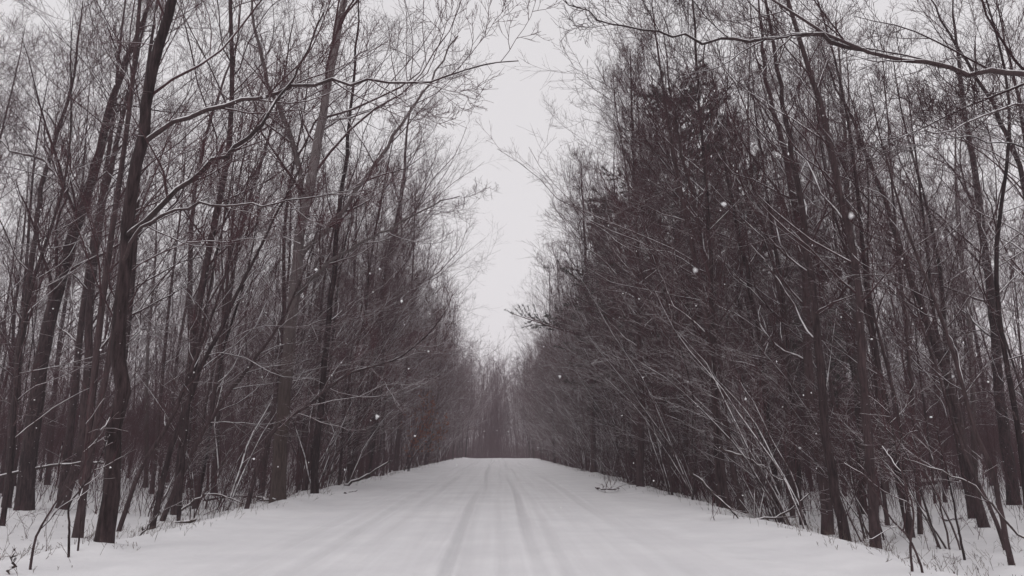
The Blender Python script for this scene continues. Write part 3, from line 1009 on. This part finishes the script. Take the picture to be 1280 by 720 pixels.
# curved bare shoots at the lower left and lower right corners
for k, (b_, p_, w_, h_, dv_, l_) in enumerate([
    ((36, 712), [(44, 675), (56, 650), (72, 625), (90, 605), (112, 570)], 4, 1.8, LEFT, 'curved bare shoot rising from the snow by the dark stub, lower left'),
    ((86, 697), [(87, 660), (86, 634), (98, 615), (111, 598)], 4, 1.7, LEFT, 'kinked bare shoot just left of the thick left trunk'),
    ((98, 692), [(100, 650), (99, 610), (104, 560)], 3, 2.4, LEFT, 'straight bare shoot between the kinked one and the thick left trunk'),
    ((1140, 715), [(1138, 680), (1142, 640), (1130, 600)], 4, 2.0, RIGHT, 'bare shoot rising from the snow below the right clump'),
    ((1160, 716), [(1145, 690), (1132, 668), (1115, 650)], 4, 1.3, RIGHT, 'bent bare shoot lying over towards the right clump'),
    ((1208, 700), [(1196, 650), (1186, 600), (1176, 560)], 4, 2.6, RIGHT, 'bare shoot in front of the leaning right tree')]):
    hero(b_, p_, w_, h_, name='bare_shoot', cat='shoot', seed=60 + k, dv=dv_, t0=0.3, n1=4, n2=2, n3=1, spread=0.28, bias=0.2, n4=0, label=l_, flare=0.05)

# ------------------------------------------------------------------ stuff nobody could count
def brush(count, seed, xy, hr, rr, lean, nb, sides=3):
    """thin stems with a few side shoots"""
    rg = np.random.default_rng(seed)
    x, y = xy(rg, count)
    M = len(x)
    z = ground_z(x, y) - 0.05
    az = rg.uniform(0, 6.28, M)
    tl = np.abs(rg.normal(0, lean, M))
    D0 = np.stack((np.sin(tl) * np.cos(az) - 0.15 * np.sign(x - XC), np.sin(tl) * np.sin(az), np.cos(tl)), 1)
    L = rg.uniform(hr[0], hr[1], M) * rg.uniform(0.5, 1, M)
    s = grow(np.stack((x, y, z), 1), D0, L, rr * (0.5 + L / hr[1]), 6, -0.1, 0.10, 0.4, rg, 0.003)
    parts = [tubes(s, sides)]
    if nb:
        a = spawn(s, nb, 0.3, 0.98, (20, 55), lambda L, t, v: L * (0.5 - 0.25 * t), 4, 0.3, 0.12, 0.6, 0.0035, rg, taper=0.5)
        parts.append(tubes(a, 3))
        if nb > 3:
            b2 = spawn(a, 3, 0.2, 0.97, (22, 55), lambda L, t, v: L * 0.5, 3, 0.2, 0.1, 0.7, 0.003, rg, taper=0.6)
            parts.append(tubes(b2, 3))
    return join(parts)


def xy_wood(lo, hi, ymin, ymax, pw=1.0):
    def f(rg, c):
        s = rg.choice((-1, 1), c)
        y = ymin + (ymax - ymin) * rg.random(c) ** 1.2
        off = lo + (hi - lo) * rg.random(c) ** pw
        x = XC + s * (HALF + off)
        ok = np.abs(x / y) < 0.8
        return x[ok], y[ok]
    return f


V1 = brush(480, 1, xy_wood(0.9, 14, 9, 45), (0.3, 2.2), 0.006, 0.5, 4)
V2 = brush(4600, 2, xy_wood(0.3, 6, 24, 140), (0.6, 2.6), 0.009, 0.3, 4)
def xy_end(rg, c):
    return rg.uniform(-30, 30, c), rg.uniform(147, 190, c)


def xy_right(rg, c):
    y = rg.uniform(27, 60, c)
    s = np.where(rg.random(c) < 0.35, -1, 1)
    return XC + s * (HALF + 4.5 + rg.uniform(0, 1, c) * np.clip(y * 0.72 - 8, 5, 40)), y


V5 = brush(1900, 8, xy_right, (2.0, 7.0), 0.008, 0.2, 7)
V4 = brush(6500, 4, xy_end, (1.5, 7.0), 0.016, 0.18, 5)
V3 = brush(9500, 3, xy_wood(8, 55, 42, 125), (2.5, 8.5), 0.009, 0.16, 8)
tag(obj('undergrowth', make_mesh('undergrowth', *join([V1, V2, V3, V4, V5]), mats=[M_FAR])), 'tangle of thin bare brush filling the wood floor on both sides', 'brush', kind='stuff')
W1 = brush(3200, 5, xy_wood(-0.7, 1.6, 9, 142, 0.8), (0.05, 0.42), 0.0025, 0.5, 2)
def xy_foot(rg, c):
    near_ = np.array([s[:2] for s in spots if s[1] < 45])
    k = rg.integers(0, len(near_), c)
    a = rg.uniform(0, 6.28, c); d = np.abs(rg.normal(0.15, 0.16, c)) + 0.12
    return near_[k, 0] + np.cos(a) * d, near_[k, 1] + np.sin(a) * d


W3 = brush(1500, 7, xy_foot, (0.1, 0.5), 0.003, 0.5, 3)
W2 = brush(480, 6, xy_wood(0.8, 6, 9, 30), (0.1, 0.5), 0.003, 0.4, 3)
tag(obj('weeds', make_mesh('weeds', *join([W1, W2, W3]), mats=[M_WEED])), 'dry weed stalks poking through the snow along the verges', 'weeds', kind='stuff')

# the wood behind, which reads as one mass
rg = np.random.default_rng(9)


def far_wood(count):
    pts = []
    while len(pts) < count:
        if rg.random() < 0.58:
            s = rg.choice((-1, 1)); y = rg.uniform(28, 185); off = rg.uniform(14, 60) if y < 80 else rg.uniform(4, 45)
            x = XC + s * (HALF + off)
            if abs(x / y) > 0.75:
                continue
        else:
            y = rg.uniform(150, 215); x = rg.uniform(-34, 34)
            if y < 162 and abs(x) < HALF:
                continue
        pts.append((x, y))
    pts = np.array(pts)
    M = len(pts)
    H = rg.uniform(13, 20, M) + np.where(pts[:, 1] > 148, 5.5, 0)
    P0 = np.column_stack((pts, ground_z(pts[:, 0], pts[:, 1]) - 0.1))
    D0 = np.column_stack((-0.06 * np.sign(pts[:, 0]) + rg.normal(0, 0.05, M), rg.normal(0, 0.05, M), np.ones(M)))
    s = grow(P0, D0, H, rg.uniform(0.05, 0.12, M), 9, 0.1, 0.035, 0.12, rg)
    a = spawn(s, 19, 0.10, 0.98, (28, 60), lambda L, t, v: L * 0.26 * (1.15 - 0.8 * t), 6, 0.5, 0.1, 0.45, 0.012, rg)
    b2 = spawn(a, 7, 0.15, 0.98, (25, 55), lambda L, t, v: L * (0.5 - 0.25 * t), 4, 0.3, 0.12, 0.55, 0.008, rg)
    c = spawn(b2, 4, 0.15, 0.98, (25, 55), lambda L, t, v: L * 0.5, 3, 0.2, 0.12, 0.7, 0.0075, rg, taper=0.6)
    return join([tubes(s, 6), tubes(a, 4), tubes(b2, 3), tubes(c, 3)])


tag(obj('far_woods', make_mesh('far_woods', *far_wood(820), mats=[M_FAR])), 'far bare wood closing the view behind the rows of trees', 'woods', kind='stuff')

# ------------------------------------------------------------------ falling snow
m, nt, b = mat('snowflake')
b.inputs['Base Color'].default_value = (0.85, 0.84, 0.85, 1)
M_FLAKE = m
rg = np.random.default_rng(21)
C = 1700
Yd = 3.5 + 26 * rg.random(C) ** 0.8
U = rg.uniform(-20, 1300, C); Vv = rg.uniform(-20, 640, C)
Pf = np.array([at(u, v, d) for u, v, d in zip(U, Vv, Yd)])
# a few flakes drift close to the lens
near = [(1063, 270, .62), (868, 338, .60), (1104, 38, .5), (1262, 318, .7), (905, 255, .9), (700, 470, 1.1), (330, 120, .9), (180, 330, 1.0), (470, 520, 1.0), (1000, 560, .9), (1190, 470, 1.1), (620, 90, 1.2)]
Pf = np.vstack((Pf, [at(u, v, d) for u, v, d in near]))
C += len(near)
oct_ = np.array([(1, 0, 0), (-1, 0, 0), (0, 1, 0), (0, -1, 0), (0, 0, 1), (0, 0, -1)], float)
fc = np.array([(0, 2, 4), (2, 1, 4), (1, 3, 4), (3, 0, 4), (2, 0, 5), (1, 2, 5), (3, 1, 5), (0, 3, 5)])
sz = rg.uniform(0.002, 0.0078, C)[:, None, None] * (1 + 0.45 * rg.normal(0, 1, (C, 6, 1)))
sz[-len(near):] *= 0.42
VF = (Pf[:, None] + oct_[None] * sz).reshape(-1, 3)
TF = (np.arange(C)[:, None, None] * 6 + fc[None]).reshape(-1, 3)
tag(obj('falling_snow', make_mesh('falling_snow', VF, None, TF, [M_FLAKE])), 'small white snowflakes falling through the air over the road', 'snowflakes', kind='stuff')

# ------------------------------------------------------------------ haze
import bmesh
bm = bmesh.new()
bmesh.ops.create_cube(bm, size=1)
me = bpy.data.meshes.new('haze')
bm.to_mesh(me); bm.free()
hz = obj('haze', me)
hz.scale = (860, 520, 36)
hz.location = (0, 195, -7.5 + 18)
m = bpy.data.materials.new('haze_air')
m.use_nodes = True
nt = m.node_tree
nt.nodes.remove(nt.nodes['Principled BSDF'])
pv = N(nt, 'ShaderNodeVolumePrincipled')
pv.inputs['Color'].default_value = (0.94, 0.83, 0.89, 1)
pv.inputs['Density'].default_value = 0.0012
nt.links.new(pv.outputs[0], nt.nodes['Material Output'].inputs['Volume'])
me.materials.append(m)
tag(hz, 'thin pale snowy haze filling the air along the road', 'haze', kind='stuff')
